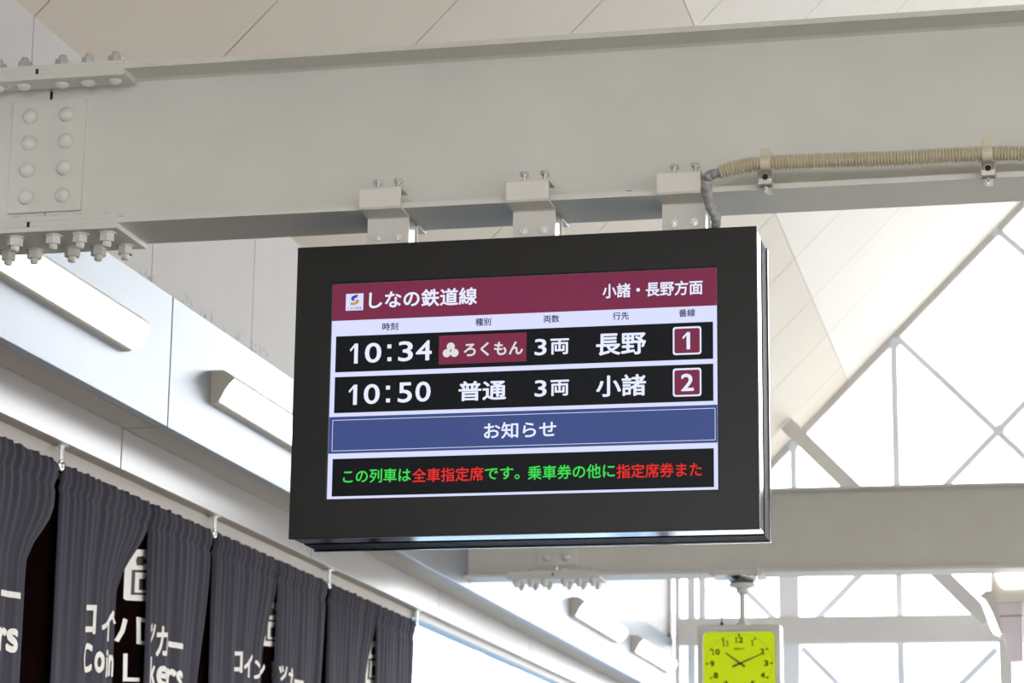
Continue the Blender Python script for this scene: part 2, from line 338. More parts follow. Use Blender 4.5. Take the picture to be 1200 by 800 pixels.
# ================================================================ STEEL BEAMS
ZB0, ZB1 = 3.143, 3.531     # underside / top of an H section
def hexnut_bm(up=1):
    bm = bmesh.new()
    cyl(bm, (0, 0, up*0.0015), 'z', 0.021, 0.003, 18)
    cyl(bm, (0, 0, up*0.0125), 'z', 0.0185, 0.019, 6)
    lathe(bm, [(0.0105, up*0.022), (0.0105, up*0.030), (0.0085, up*0.034), (0.004, up*0.035)], 'z', 12)
    return bm
def dome_bm(axis='z', sgn=1, r=0.0185, h=0.012):
    bm = bmesh.new(); prof = [(r*1.0, 0.0)]+[(r*math.cos(t), sgn*(h*math.sin(t))) for t in [i*math.pi/2/6 for i in range(0, 6)]]+[(0.0015, sgn*h)]
    lathe(bm, prof, axis, 20); return bm
me_cache = {}
def beam(oy, oz, x_right, label, near):
    t = thing('steel_beam', label, 'beam', (-2.335, oy, oz), 'cross beams spanning the hall')
    YF, YR_, YWb = 5.2, 5.392, 5.296
    def L(v): return (v[0]+2.335, v[1]-5.2, v[2])
    tf = 0.0125; tw = 0.010
    def seg(xa, xb):
        bm = bmesh.new()
        f = 0.016   # fillet at the web
        pts = [(YF, ZB0), (YR_, ZB0), (YR_, ZB0+tf), (YWb+tw/2+f, ZB0+tf), (YWb+tw/2+f*0.3, ZB0+tf+f*0.3), (YWb+tw/2, ZB0+tf+f),
               (YWb+tw/2, ZB1-tf-f), (YWb+tw/2+f*0.3, ZB1-tf-f*0.3), (YWb+tw/2+f, ZB1-tf), (YR_, ZB1-tf), (YR_, ZB1), (YF, ZB1), (YF, ZB1-tf),
               (YWb-tw/2-f, ZB1-tf), (YWb-tw/2-f*0.3, ZB1-tf-f*0.3), (YWb-tw/2, ZB1-tf-f), (YWb-tw/2, ZB0+tf+f), (YWb-tw/2-f*0.3, ZB0+tf+f*0.3), (YWb-tw/2-f, ZB0+tf), (YF, ZB0+tf)]
        pts = [(p[0]-5.2, p[1]) for p in pts]
        prism(bm, pts, 'x', xa+2.335, xb+2.335); return mesh_obj('beam_section', bm, M['paint'], t)
    seg(XW+0.001, -2.3375); seg(-2.3325, x_right)
    H = 0.221
    def plate(name, a, b, bev=0.0012):
        bm = bmesh.new(); box(bm, a, b, bev); return mesh_obj(name, bm, M['paint'], t)
    pt = 0.0095
    plate('splice_plate', (-H, 0, ZB1), (H, 0.192, ZB1+pt))
    plate('splice_plate', (-H, 0.0, ZB0-pt-0.003), (H, 0.192, ZB0))
    for (ya, yb) in ((0.0, 0.07), (0.122, 0.192)):
        plate('splice_plate', (-H, ya, ZB1-tf-0.014), (H, yb, ZB1-tf))
        plate('splice_plate', (-H, ya, ZB0+tf), (H, yb, ZB0+tf+0.012))
    plate('web_splice_plate', (-0.093, YWb-5.2-tw/2-0.009, 3.203), (0.093, YWb-5.2-tw/2, 3.482))
    plate('web_splice_plate', (-0.093, YWb-5.2+tw/2, 3.203), (0.093, YWb-5.2+tw/2+0.009, 3.482))
    # black slits of the joint seen at the plate edges
    bm = bmesh.new()
    for (zz, hh) in ((ZB1-tf/2, tf), (ZB0+tf/2, tf)): box(bm, (-0.0035, -0.0006, zz-hh/2), (0.0035, 0.004, zz+hh/2))
    box(bm, (-0.0035, YWb-5.2-tw/2-0.0008, 3.482), (0.0035, YWb-5.2-tw/2+0.002, 3.505))
    mesh_obj('joint_gap', bm, M['dark'], t)
    if 'nut_up' not in me_cache:
        for k, b_, m_ in (('nut_up', hexnut_bm(1), M['nut']), ('nut_dn', hexnut_bm(-1), M['paint_edge']), ('dome_dn', dome_bm('z', -1), M['paint_edge']), ('dome_up', dome_bm('z', 1), M['paint_edge']), ('dome_y', dome_bm('y', -1, 0.0190, 0.014), M['paint_edge'])):
            o = mesh_obj('bolt', b_, m_, None, k.startswith('dome')); me_cache[k] = o.data; bpy.data.objects.remove(o)
    def bolt(k, loc, name='bolt', rz=0.0):
        o = bpy.data.objects.new(name, me_cache[k]); COL.objects.link(o); o.parent = t; o.location = loc; o.rotation_euler = (0, 0, rz)
    for dx in (-0.182, -0.115, -0.048, 0.048, 0.115, 0.182):
        for dy in (0.038, 0.154):
            rz = random.uniform(0, 1)
            bolt('nut_up', (dx, dy, ZB1+pt), 'nut', rz); bolt('dome_dn', (dx, dy, ZB1-tf-0.014))
            bolt('nut_dn', (dx, dy, ZB0-pt-0.003), 'nut', rz+0.3); bolt('dome_up', (dx, dy, ZB0+tf+0.012))
    for dx in (-0.047, 0.046):
        for zz in (3.442, 3.375, 3.308, 3.241): bolt('dome_y', (dx, YWb-5.2-tw/2-0.009, zz))
    return t
B1 = beam(5.2, 0.0, XR, 'cream steel H-beam in front, carrying the departure display on three brackets', True)
B2 = beam(11.27, -0.018, XR, 'cream steel H-beam farther back, carrying the hanging green clock', False)
# small dark debris lying on the near flange
bm = bmesh.new()
for (px, py, s) in ((732, 218, 0.006), (738, 217.5, 0.008), (744, 218.5, 0.004)):
    p = on('y', 5.215, px, py); p.z = ZB0+0.0125
    bmesh.ops.create_icosphere(bm, subdivisions=1, radius=s, matrix=Matrix.Translation(p+Vector((0, 0, s*0.3))) @ Matrix.Diagonal((1.3, 0.8, 0.5, 1)))
o = mesh_obj('debris', bm, M['dark']); tag(o, 'small dark crumbs of dirt on the lower flange of the near beam', 'dirt'); o['kind'] = 'stuff'

# ================================================================ HANGER BRACKETS
def bracket(x0, label):
    t = thing('hanger_bracket', label, 'bracket', (x0, 5.18, 3.062), 'brackets clamping the display to the beam')
    wd = 0.097; th = 0.004
    # front bent plate, profile in (y, z) relative to origin
    def bent(pts, name):
        bm = bmesh.new(); n = len(pts); off = []
        for i in range(n):
            a = Vector(pts[max(i-1, 0)]); b = Vector(pts[i]); c = Vector(pts[min(i+1, n-1)])
            d1 = (b-a).normalized() if i else (c-b).normalized(); d2 = (c-b).normalized() if i < n-1 else d1
            n1 = Vector((-d1.y, d1.x)); n2 = Vector((-d2.y, d2.x)); m_ = (n1+n2).normalized(); off.append(b+m_*(th/max(0.3, m_.dot(n1))))
        poly = [tuple(p) for p in pts]+[tuple(p) for p in off[::-1]]
        prism(bm, poly, 'x', 0, wd); return mesh_obj(name, bm, M['bracket'], t)
    a = 0.016
    bent([(0.062, 0.127), (0.004, 0.127), (0.0, 0.123), (0.0, 0.081), (0.004, 0.0765), (0.072, 0.0755), (0.0745, 0.073), (0.0745, 0.0)], 'clamp_plate').location.x = 0
    o = bent([(0.170, 0.127), (0.228, 0.127), (0.232, 0.123), (0.232, 0.081), (0.228, 0.0765), (0.160, 0.0755), (0.1575, 0.073), (0.1575, 0.0)][::-1], 'rear_clamp_plate')
    for ob in t.children: pass
    bm = bmesh.new()   # steel channel between the two plates
    prism(bm, [(0.060, 0.0785), (wd-0.004, 0.0785), (wd-0.004, 0.152), (0.060, 0.152), (0.060, 0.148), (wd-0.009, 0.148), (wd-0.009, 0.0825), (0.060, 0.0825)], 'z', 0.0, 0.0745)
    mesh_obj('channel', bm, M['zinc'], t)
    for dx in (0.037, 0.086-0.002):
        bm = bmesh.new(); cyl(bm, (dx-0.003, 0.035, 0.121), 'z', 0.0055, 0.052, 12); cyl(bm, (dx-0.003, 0.035, 0.149), 'z', 0.0108, 0.009, 6); cyl(bm, (dx-0.003, 0.035, 0.1325), 'z', 0.0085, 0.003, 12)
        mesh_obj('clamp_bolt', bm, M['zinc'], t)
    for dx in (0.026, 0.072):
        bm = bmesh.new(); cyl(bm, (dx, 0.0735, 0.030), 'y', 0.0095, 0.003, 18); cyl(bm, (dx, 0.069, 0.030), 'y', 0.0065, 0.007, 6); cyl(bm, (dx, 0.065, 0.030), 'y', 0.0035, 0.005, 10)
        mesh_obj('fixing_bolt', bm, M['zinc'], t)
    return t
bracket(-1.527, 'off-white hanger bracket at the left end above the display')
bracket(-1.187, 'off-white hanger bracket in the middle above the display')
bracket(-0.847, 'off-white hanger bracket at the right end beside the grey tube')

# ================================================================ DISPLAY
DX0, DX1, DZ0, DZ1, DY = -1.675, -0.6305, 2.396, 3.062, 5.2
D = thing('departure_display', 'black-framed departure display with Japanese train times hanging from the near beam', 'display', (-1.153, 5.3, DZ0))
def dloc(o): o.location = -D.location; return o
SX0, SX1 = on('y', DY, 386, 460).x, on('y', DY, 840.3, 440).x
SZ1 = on('y', DY, 600, (333+(600-389)*(313-333)/452)).z; SZ0 = on('y', DY, 600, 584.8+(600-383)*(572.5-584.8)/458.5).z
bm = bmesh.new()   # bezel frame: four mitred bars with a chamfer towards the screen
def frame(bm, o, i, yf, yb, cham=0.004):
    (ox0, oz0, ox1, oz1), (ix0, iz0, ix1, iz1) = o, i
    def ring(x0, z0, x1, z1, y): return [bm.verts.new((x0, y, z0)), bm.verts.new((x1, y, z0)), bm.verts.new((x1, y, z1)), bm.verts.new((x0, y, z1))]
    R = [ring(ox0, oz0, ox1, oz1, yb), ring(ox0, oz0, ox1, oz1, yf+0.0015), ring(ox0+0.0015, oz0+0.0015, ox1-0.0015, oz1-0.0015, yf), ring(ix0-cham, iz0-cham, ix1+cham, iz1+cham, yf), ring(ix0, iz0, ix1, iz1, yf+cham*0.8), ring(ix0, iz0, ix1, iz1, yb)]
    for A, B in zip(R, R[1:]):
        for k in range(4): bm.faces.new((A[k], A[(k+1) % 4], B[(k+1) % 4], B[k]))
    for k in range(4): bm.faces.new((R[0][k], R[0][(k+1) % 4], R[-1][(k+1) % 4], R[-1][k]))
    bmesh.ops.recalc_face_normals(bm, faces=bm.faces)
frame(bm, (DX0, DZ0, DX1, DZ1), (SX0-0.0005, SZ0-0.0005, SX1+0.0005, SZ1+0.0005), DY, DY+0.012, 0.002)
dloc(mesh_obj('bezel', bm, M['bezel'], D))
e = 0.002
bm = bmesh.new(); box(bm, (DX0+e, DY+0.012, DZ0+e), (DX1-e, 5.288, DZ1-e), 0.003); dloc(mesh_obj('polished_side_band', bm, M['chrome'], D))
bm = bmesh.new(); box(bm, (DX0+0.012, 5.288, DZ0+0.012), (DX1-0.012, 5.306, DZ1-0.012)); dloc(mesh_obj('recessed_joint', bm, M['gloss_black'], D))
bm = bmesh.new(); box(bm, (DX0+e, 5.306, DZ0+e), (DX1-e, 5.392, DZ1-e), 0.003); dloc(mesh_obj('rear_casing', bm, M['gloss_black'], D))
bm = bmesh.new(); box(bm, (DX0-0.001, 5.392, DZ0-0.001), (DX1+0.001, 5.403, DZ1+0.001), 0.002); dloc(mesh_obj('rear_rim', bm, M['chrome'], D))
bm = bmesh.new(); box(bm, (DX0+0.004, DY+0.013, DZ1-0.0025), (DX1-0.004, 5.391, DZ1-0.0003)); dloc(mesh_obj('top_glare_mask', bm, M['bezel'], D))  # unseen black plate added to stop the polished top lighting the flange
SY = DY+0.0045
bm = bmesh.new(); box(bm, (SX0, SY, SZ0), (SX1, SY+0.004, SZ1)); scr = dloc(mesh_obj('screen', bm, M['s_white'], D)); scr['label'] = 'lit lavender-white screen'
def sp(x, y, lvl): return on('y', SY-0.0003*lvl, x, y)
def srect(name, tl, br, m, lvl, rnd=0.0):
    a = sp(*tl, lvl); b = sp(*br, lvl); x0_, x1_, z1_, z0_ = a.x, b.x, a.z, b.z; bm = bmesh.new()
    if rnd:
        pts = []
        for (cx, cz, a0) in ((x1_-rnd, z1_-rnd, 0), (x0_+rnd, z1_-rnd, 90), (x0_+rnd, z0_+rnd, 180), (x1_-rnd, z0_+rnd, 270)):
            for k in range(7): t = math.radians(a0+15*k); pts.append((cx+rnd*math.cos(t), cz+rnd*math.sin(t)))
    else: pts = [(x0_, z0_), (x1_, z0_), (x1_, z1_), (x0_, z1_)]
    bm.faces.new([bm.verts.new((p[0], SY-0.0003*lvl, p[1])) for p in pts]); o = mesh_obj(name, bm, M[m], scr); return o
def stext(s, x0_, x1_, yl, h, m, lvl=3, bold=0.012, name='lettering', z=None):
    """text between pixel columns x0..x1 whose centre at x0 is yl, h pixels high"""
    a = sp(x0_, yl, lvl); b = sp(x1_, yl, lvl); hh = h/2906.6*5.19*1.0
    bm = one_bm() if s == '1' else text_bm(s, bold); y_ = SY-0.0003*lvl
    for v in bm.verts: v.co = Vector((a.x+(b.x-a.x)*v.co.x, y_, a.z+hh*(v.co.y-0.5)))
    for f in bm.faces:
        f.normal_update()
    o = mesh_obj(name, bm, M[m], scr); return o
srect('header_band', (386, 333.2), (841, 356), 's_maroon', 1)
hb = scr.children[-1]
def fixrect(o, x0_, x1_, z0_, z1_):
    vs = o.data.vertices
    for i, (x_, z_) in enumerate(((x0_, z0_), (x1_, z0_), (x1_, z1_), (x0_, z1_))): vs[i].co.x = x_; vs[i].co.z = z_
# heights taken at the left column of the screen
def zl(y, x=393): return sp(x, y, 1).z
def xl(x, y=450): return sp(x, y, 1).x
fixrect(hb, SX0, SX1, zl(376.2, 388), SZ1)
RX0, RX1 = xl(392.6, 440), xl(835.8, 420)
for (ya, yb) in ((394.2, 436.3), (441.8, 484.0), (537.6, 581.6)):
    o = srect('row_panel', (393, ya), (836, yb), 's_black', 1); fixrect(o, RX0, RX1, zl(yb), zl(ya))
o = srect('notice_band', (386, 488), (841, 519), 's_blue', 1); fixrect(o, SX0+0.0003, SX1-0.0003, zl(531.6, 386), zl(488.6, 386))
# thin outline inside the notice band
oz0, oz1, ox0, ox1 = zl(528.6, 389.5), zl(492.2, 389.5), xl(389.3, 510), xl(838.4, 500)
bm = bmesh.new(); tk = 0.0011; yy = SY-0.0006
for (a_, b_) in (((ox0, oz0), (ox1, oz0+tk)), ((ox0, oz1-tk), (ox1, oz1)), ((ox0, oz0), (ox0+tk, oz1)), ((ox1-tk, oz0), (ox1, oz1))):
    bm.faces.new([bm.verts.new((x_, yy, z_)) for x_, z_ in ((a_[0], a_[1]), (b_[0], a_[1]), (b_[0], b_[1]), (a_[0], b_[1]))])
mesh_obj('outline', bm, M['s_text'], scr)
stext('しなの鉄道線', 432.5, 559, 351.7, 22.5, 's_text', bold=0.022)
stext('小諸・長野方面', 706, 823.5, 341.2, 18.5, 's_text', bold=0.02)
for s, a_, b_, yc in (('時刻', 448, 466.5, 382.8), ('種別', 557, 575.3, 377.4), ('両数', 637, 655.5, 373.8), ('行先', 718, 737, 370.3), ('番線', 795.5, 814.7, 366.8)):
    stext(s, a_, b_, yc, 9.8, 's_ink', bold=0.016)
for (gl, yc0) in (((('1', 409.8, 419.4), ('0', 427.6, 446.9), (':', 454.0, 458.6), ('3', 466.7, 484), ('4', 487.4, 506)), 414.4), ((('1', 408.4, 418.4), ('0', 426.3, 445), (':', 452.4, 457), ('5', 466.2, 482.8), ('0', 486.8, 504.6)), 462.6)):
    for (g_, a_, b_) in gl:
        yc = yc0-(a_-409)*0.046
        if g_ == ':':
            for dy_ in (-6.6, 8.4): srect('lettering', (a_, yc+dy_-2.2), (b_, yc+dy_+2.2), 's_text', 3)
        else: stext(g_, a_, b_, yc, 25.6, 's_text', bold=0.012)
o = srect('train_name_tag', (514.3, 393.5), (617, 421.5), 's_maroon', 2); a_ = sp(514.3, 393.3, 2); b_ = sp(514.3, 427, 2); fixrect(o, sp(514.3, 410, 2).x, sp(617, 405, 2).x, b_.z, a_.z)
stext('ろくもん', 543.5, 612.8, 409.8, 17.5, 's_cream', bold=0.024)
bm = bmesh.new(); c0 = sp(528.2, 410.2, 3)       # emblem of three joined discs
for (dx, dz) in ((0, 4.6), (-5.0, -3.6), (5.0, -3.6)):
    px = 5.19/2906.6
    bm.faces.new([bm.verts.new((c0.x+(dx+5.2*math.cos(t*math.pi/10))*px, SY-0.0009-0.00004*(dx+6), c0.z+(dz+5.2*math.sin(t*math.pi/10))*px)) for t in range(20)])
mesh_obj('emblem', bm, M['s_cream'], scr)
bm = bmesh.new(); bm.faces.new([bm.verts.new((c0.x+0.9*px*math.cos(t), SY-0.0016, c0.z-0.001+2.0*px*math.sin(t))) for t in (0, 1.05, 2.1, 3.14, 4.2, 5.25)]); mesh_obj('emblem_notch', bm, M['s_maroon'], scr)
stext('普通', 537.3, 593.2, 458.4, 25, 's_text', bold=0.022)
for yc in (406.8, 455.2):
    stext('3', 626.5, 640.5, yc, 20.8, 's_text', bold=0.014); stext('両', 645, 666.8, yc-0.6, 20, 's_text', bold=0.022)
stext('長野', 698.5, 757, 404.0, 27.5, 's_text', bold=0.022)
stext('小諸', 698.5, 757, 452.5, 27, 's_text', bold=0.022)
for s, yt, yb in (('1', 382.2, 414.8), ('2', 430.8, 463.8)):
    srect('platform_badge', (788.4, yt+1), (822, yb), 's_text', 2, 0.006)
    srect('platform_badge_face', (790.3, yt+3), (820.1, yb-1.9), 's_maroon', 3, 0.0045)
    stext(s, 799.5 if s == '1' else 798.0, 808.7 if s == '1' else 813.0, (yt+yb)/2+0.8, 21.5, 's_text', 4, 0.02)
stext('お知らせ', 567, 651.8, 504.8, 20.5, 's_text', bold=0.016)
for s, a_, b_, mm in (('この列車は', 402, 481.3, 's_green'), ('全車指定席', 483, 566.5, 's_red'), ('です。', 568, 609, 's_green'), ('乗車券の他に', 618.5, 720.5, 's_green'), ('指定席券また', 722.5, 822.5, 's_red')):
    yc = 558.2-(a_-402)*(558.2-549.8)/420
    stext(s, a_, b_, yc+ (0.4 if mm == 's_red' else 0), 17.6 if s != 'です。' else 15.5, mm, bold=0.014)
# operator emblem tile
srect('emblem_tile', (405.6, 344.4), (425.5, 363.2), 's_white', 2)
def blade(pts, m):
    bm = bmesh.new(); vs = [bm.verts.new(sp(405.6+p[0]*19.9, 344.2-p[0]*0.9+p[1]*19.5, 4)) for p in pts]; bm.faces.new(vs); mesh_obj('emblem_stroke', bm, M[m], scr)
blade([(0.70, 0.06), (0.52, 0.10), (0.34, 0.18), (0.28, 0.30), (0.34, 0.42), (0.50, 0.47), (0.46, 0.38), (0.52, 0.28), (0.66, 0.24)], 's_logo_blue')
blade([(0.52, 0.40), (0.68, 0.36), (0.78, 0.44), (0.72, 0.60), (0.52, 0.70), (0.28, 0.70), (0.24, 0.60), (0.32, 0.50), (0.44, 0.56), (0.56, 0.50)], 's_logo_gold')
stext('しなの鉄道', 407.4, 423.8, 361.2, 3.4, 's_ink', 4, 0.0)

# ================================================================ CONDUIT, TUBE, CLIPS
YCd = 5.17
ctrl = [on('y', YCd, *p) for p in ((844, 201.5), (856, 198), (875, 193.5), (900, 191), (950, 188.6), (1000, 187), (1060, 185), (1110, 182), (1157, 180.2), (1210, 179.5), (1300, 176))]+[Vector((1.2, YCd, 3.185)), Vector((3.0, YCd, 3.187)), Vector((XR-0.005, YCd, 3.185))]
pts = resample(ctrl, 0.00172); bm = bmesh.new()
sweep(bm, pts, lambda i: (0.0170, 0.0170, 0.0128, 0.0128)[i % 4], 16)
o = mesh_obj('corrugated_conduit', bm, M['conduit'], None); tag(o, 'beige corrugated plastic conduit running right along the near beam', 'conduit')
ctrl = [on('y', YCd, 853, 199.5), on('y', YCd, 843, 202.5), on('y', 5.172, 832, 205.5), on('y', 5.18, 828, 213), on('y', 5.19, 829, 228), on('y', 5.20, 833, 243), on('y', 5.215, 839, 256), on('y', 5.235, 838, 268)]
ctrl[-1].z = 3.062
pts = resample(ctrl, 0.002); bm = bmesh.new(); sweep(bm, pts, lambda i: 0.0112+0.0009*math.sin(i*0.9)+0.0006*math.sin(i*0.37), 14)
o = mesh_obj('flexible_tube', bm, M['tube'], None, True); tag(o, 'short grey flexible tube dropping from the beige conduit to the display', 'tube')
def clip(px, yc, label):
    c = on('y', YCd, px, yc); t = thing('conduit_clip', label, 'clip', c, 'clips holding the conduit')
    bm = bmesh.new()       # strap around the conduit, profile in (y,z)
    w_ = 0.0105
    prof = [(0.019*math.cos(a), 0.019*math.sin(a)) for a in [math.radians(d) for d in range(100, 440, 20)]]
    inner = [(0.0165*math.cos(a), 0.0165*math.sin(a)) for a in [math.radians(d) for d in range(420, 80, -20)]]
    prism(bm, prof+inner, 'x', -w_, w_); mesh_obj('strap', bm, M['clip'], t)
    bm = bmesh.new(); box(bm, (-w_, -0.012, 0.014), (w_, -0.001, 0.031), 0.002); box(bm, (w_*0.4, -0.008, 0.012), (w_*1.35, 0.004, 0.022), 0.002); mesh_obj('strap_latch', bm, M['clip'], t)
    bm = bmesh.new()       # steel saddle: bulging strip with a hole, bent over the flange edge
    n = 9; prof = []
    for i in range(n):
        a = math.radians(-70+140*i/(n-1)); prof.append((-0.006-0.010*math.cos(a), -0.040-0.0195*math.sin(a)*1.0))
    inn = [(p[0]+0.0025, p[1]) for p in prof[::-1]]
    prism(bm, prof+inn, 'x', -0.0135, 0.0135)
    for s in (-1, 1): box(bm, (s*0.0135, -0.0155, -0.058), (s*0.0165, -0.006, -0.021), 0.0006)
    mesh_obj('saddle', bm, M['steel'], t)
    bm = bmesh.new(); cyl(bm, (0, -0.016, -0.036), 'y', 0.0065, 0.0016, 16); mesh_obj('hole', bm, M['dark'], t)
    bm = bmesh.new(); lathe(bm, [(0.0085, -0.0158), (0.0085, -0.0175), (0.0066, -0.0175), (0.0066, -0.0160)], 'y', 18, (0, 0, -0.036)); mesh_obj('hole_rim', bm, M['steel'], t)
    bm = bmesh.new(); cyl(bm, (0, -0.008, -0.060), 'z', 0.0050, 0.008, 6); cyl(bm, (0, -0.008, -0.0655), 'z', 0.0032, 0.004, 10); mesh_obj('screw', bm, M['zinc'], t)
    bm = bmesh.new(); box(bm, (-0.009, -0.006, -0.0235), (0.009, 0.058, -0.0205)); box(bm, (-0.009, -0.006, -0.055), (0.009, 0.058, -0.052)); box(bm, (-0.009, -0.008, -0.055), (0.009, -0.005, -0.0205)); mesh_obj('jaw', bm, M['steel'], t)
clip(897.5, 191, 'beige strap and steel clamp on the conduit nearer the display')
clip(1157.5, 180.4, 'beige strap and steel clamp on the conduit near the right frame edge')

# ================================================================ WALL LAMPS
def lamp(y0, y1, label, grp='fluorescent lamps along the left fascia'):
    t = thing('wall_lamp', label, 'lamp', (XW, y0, 3.239), grp); Ln = y1-y0
    hood = [(0, 0.0), (0.022, 0.0), (0.030, 0.004), (0.030, 0.010), (0.020, 0.010), (0.004, 0.016), (0.004, 0.102), (0.040, 0.104), (0.062, 0.092), (0.078, 0.080), (0.080, 0.086), (0.062, 0.100), (0.042, 0.112), (0, 0.112)]
    bm = bmesh.new(); prism(bm, [(p[0], p[1]) for p in hood], 'y', 0.006, Ln-0.006); mesh_obj('housing', bm, M['housing'], t)
    cap = [(0, 0.0), (0.022, 0.0), (0.030, 0.008), (0.040, 0.024), (0.050, 0.045), (0.062, 0.062), (0.080, 0.080), (0.080, 0.086), (0.062, 0.100), (0.042, 0.112), (0, 0.112)]
    for (a, b) in ((0, 0.006), (Ln-0.006, Ln)):
        bm = bmesh.new(); prism(bm, cap, 'y', a, b); mesh_obj('end_cap', bm, M['housing'], t)
    lens = [(0.006, 0.018), (0.030, 0.006), (0.052, 0.012), (0.070, 0.028), (0.082, 0.050), (0.084, 0.068), (0.078, 0.082), (0.060, 0.090), (0.040, 0.100), (0.006, 0.100)]
    bm = bmesh.new(); prism(bm, lens, 'y', 0.012, Ln-0.0065); mesh_obj('diffuser', bm, M['lens'], t)
lamp(5.05, 6.90, 'lit fluorescent wall lamp at the left edge, nearest of the row')
lamp(7.69, 9.45, 'lit fluorescent wall lamp half hidden behind the left side of the display')
lamp(13.85, 15.25, 'lit fluorescent wall lamp just below the splice of the far beam')
lamp(15.85, 17.25, 'lit fluorescent wall lamp farthest along the fascia, beside the clock')

# hanging lamp pair near the right edge, beyond the far beam
def hlamp(px, py, Y, Ln, label):
    p = on('y', Y, px, py); t = thing('ceiling_lamp', label, 'lamp', p, 'lamps near the right edge')
    q = lambda x, y: (lambda v: (v.x-p.x, v.z-p.z))(on('y', Y, x, y))
    bm = bmesh.new(); prism(bm, [q(1161, 669), q(1161, 706), q(1225, 703), q(1225, 667)], 'y', 0.01, Ln); mesh_obj('housing', bm, M['housing'], t)
    bm = bmesh.new(); prism(bm, [q(1165.5, 669), q(1167.5, 678), q(1172, 686), q(1177, 689.5), q(1222, 687), q(1222, 667)], 'y', 0, 0.012); mesh_obj('diffuser', bm, M['lens'], t)
hlamp(1166, 684, 11.50, 0.5, 'white-lit lamp box under the far beam at the right edge')
p = on('y', 11.44, 1158, 720)
t = thing('ceiling_lamp', 'slim slanted white lamp beside the lilac bracket, right edge', 'lamp', p, 'lamps near the right edge')
bm = bmesh.new(); q = lambda x, y: (lambda v: (v.x-p.x, v.z-p.z))(on('y', 11.44, x, y))
prism(bm, [q(1147, 698), q(1155, 703), q(1163, 718), q(1172, 741), q(1171, 744), q(1164, 741), q(1160, 734)], 'y', 0, 0.06); mesh_obj('diffuser', bm, M['lens'], t)
bm = bmesh.new(); prism(bm, [q(1148, 698), q(1155, 692), q(1165, 692), q(1176, 742), q(1171.5, 741), q(1162, 716), q(1155, 703)], 'y', 0, 0.08); mesh_obj('housing', bm, M['housing'], t)
p = on('y', 11.53, 1180, 730)
t = thing('lamp_bracket', 'pale lilac tapered metal bracket hanging below the lamp box, right edge', 'bracket', p)
q = lambda x, y: (lambda v: (v.x-p.x, v.z-p.z))(on('y', 11.53, x, y))
bm = bmesh.new(); prism(bm, [q(1161, 706), q(1198, 704), q(1199, 773), q(1184, 774), q(1174, 742)], 'y', 0, 0.10); mesh_obj('body', bm, M['lilac'], t)
bm = bmesh.new(); prism(bm, [q(1166, 721), q(1198, 720), q(1198, 722), q(1166.5, 723)], 'y', -0.002, 0.01); mesh_obj('seam', bm, M['joint'], t)

# ================================================================ CURTAINS
XC = -2.945; HY = [5.49, 6.892, 8.287, 9.703, 11.112]; ZT = 2.897; ZROD = 2.890
def unit_of(y):
    for i in range(4):
        if y <= HY[i+1]: return i
    return 3
def cloth_x(yv, z, seed, damp=1.0):
    """front surface of the cloth: small crimps at the heading, long folds below"""
    d = ZT-z; k = min(1.0, max(0.0, (d-0.02)/0.5))
    ph = seed*1.7
    crimp = 0.0030*math.sin(yv*118+ph+2*math.sin(yv*9))+0.0015*math.sin(yv*71+ph*2)
    fold = 0.0060*math.sin(yv*26+ph+1.3*math.sin(yv*5+ph)+0.25*z)+0.0026*math.sin(yv*47+ph*3+0.5*z)+0.0008*math.sin(yv*83+ph)
    x = XC+crimp*(1-k*0.9)*damp+fold*(0.25+0.75*k)*damp
    if 0.055 < d < 0.085: x -= 0.004*math.sin((d-0.055)/0.03*math.pi)      # stitched line under the rod pocket
    if d < 0.055: x += 0.005*math.sin(d/0.055*math.pi)                      # rod pocket
    return x
def cdamp(s, ya, yb, L_, R_):
    s = max(0.0, min(1.0, s)); return max(0.12, 1-(2.4*(L_-ya)*(1-s)**1.4+2.4*(yb-R_)*s**1.4)/(yb-ya))
def ymap(s, ya, yb, L_, R_):
    return ya+(yb-ya)*s+(L_-ya)*(1-s)**2.4-(yb-R_)*s**2.4
def curtain(ya, yb, edge_r, edge_l, label, seed):
    """hangs from ya to yb; edge_*(d) gives how far each side drifts as the cloth falls d metres"""
    t = thing('curtain', label, 'curtain', (XC, (ya+yb)/2, ZT), 'charcoal curtains over the locker glass')
    bm = bmesh.new(); NU, zs = 120, [ZT+0.006, ZT, ZT-0.01, ZT-0.02, ZT-0.03, ZT-0.042, ZT-0.055, ZT-0.062, ZT-0.07, ZT-0.078, ZT-0.085, ZT-0.1, ZT-0.13, ZT-0.17, ZT-0.21, ZT-0.26, ZT-0.32, ZT-0.38, ZT-0.45, ZT-0.52, ZT-0.6, ZT-0.75, ZT-0.95, ZT-1.3, ZT-1.8, 0.6]
    g = []
    for z in zs:
        d = ZT-z; L_ = ya+edge_l(max(d, 0)); R_ = yb-edge_r(max(d, 0)); row = []
        for i in range(NU+1):
            s = i/NU; y0 = ya+(yb-ya)*s; yv = ymap(s, ya, yb, L_, R_)
            x = cloth_x(y0, z, seed, cdamp(s, ya, yb, L_, R_))
            ez = 0.0022*math.sin(y0*60+seed)+0.0012*math.sin(y0*131) if z > ZT-0.01 else 0
            end = min(s, 1-s)
            if end < 0.03: x -= 0.008*(1-end/0.03)
            row.append(bm.verts.new((x-XC, yv-(ya+yb)/2, z+ez-ZT)))
        g.append(row)
    for A, B in zip(g, g[1:]):
        for i in range(NU): bm.faces.new((A[i], A[i+1], B[i+1], B[i]))
    bmesh.ops.recalc_face_normals(bm, faces=bm.faces)
    o = mesh_obj('cloth', bm, M['cloth'], t, True)
    m_ = o.modifiers.new('thickness', 'SOLIDIFY'); m_.thickness = 0.0015; m_.offset = -1
    return (t, ya, yb, edge_l, edge_r, seed)
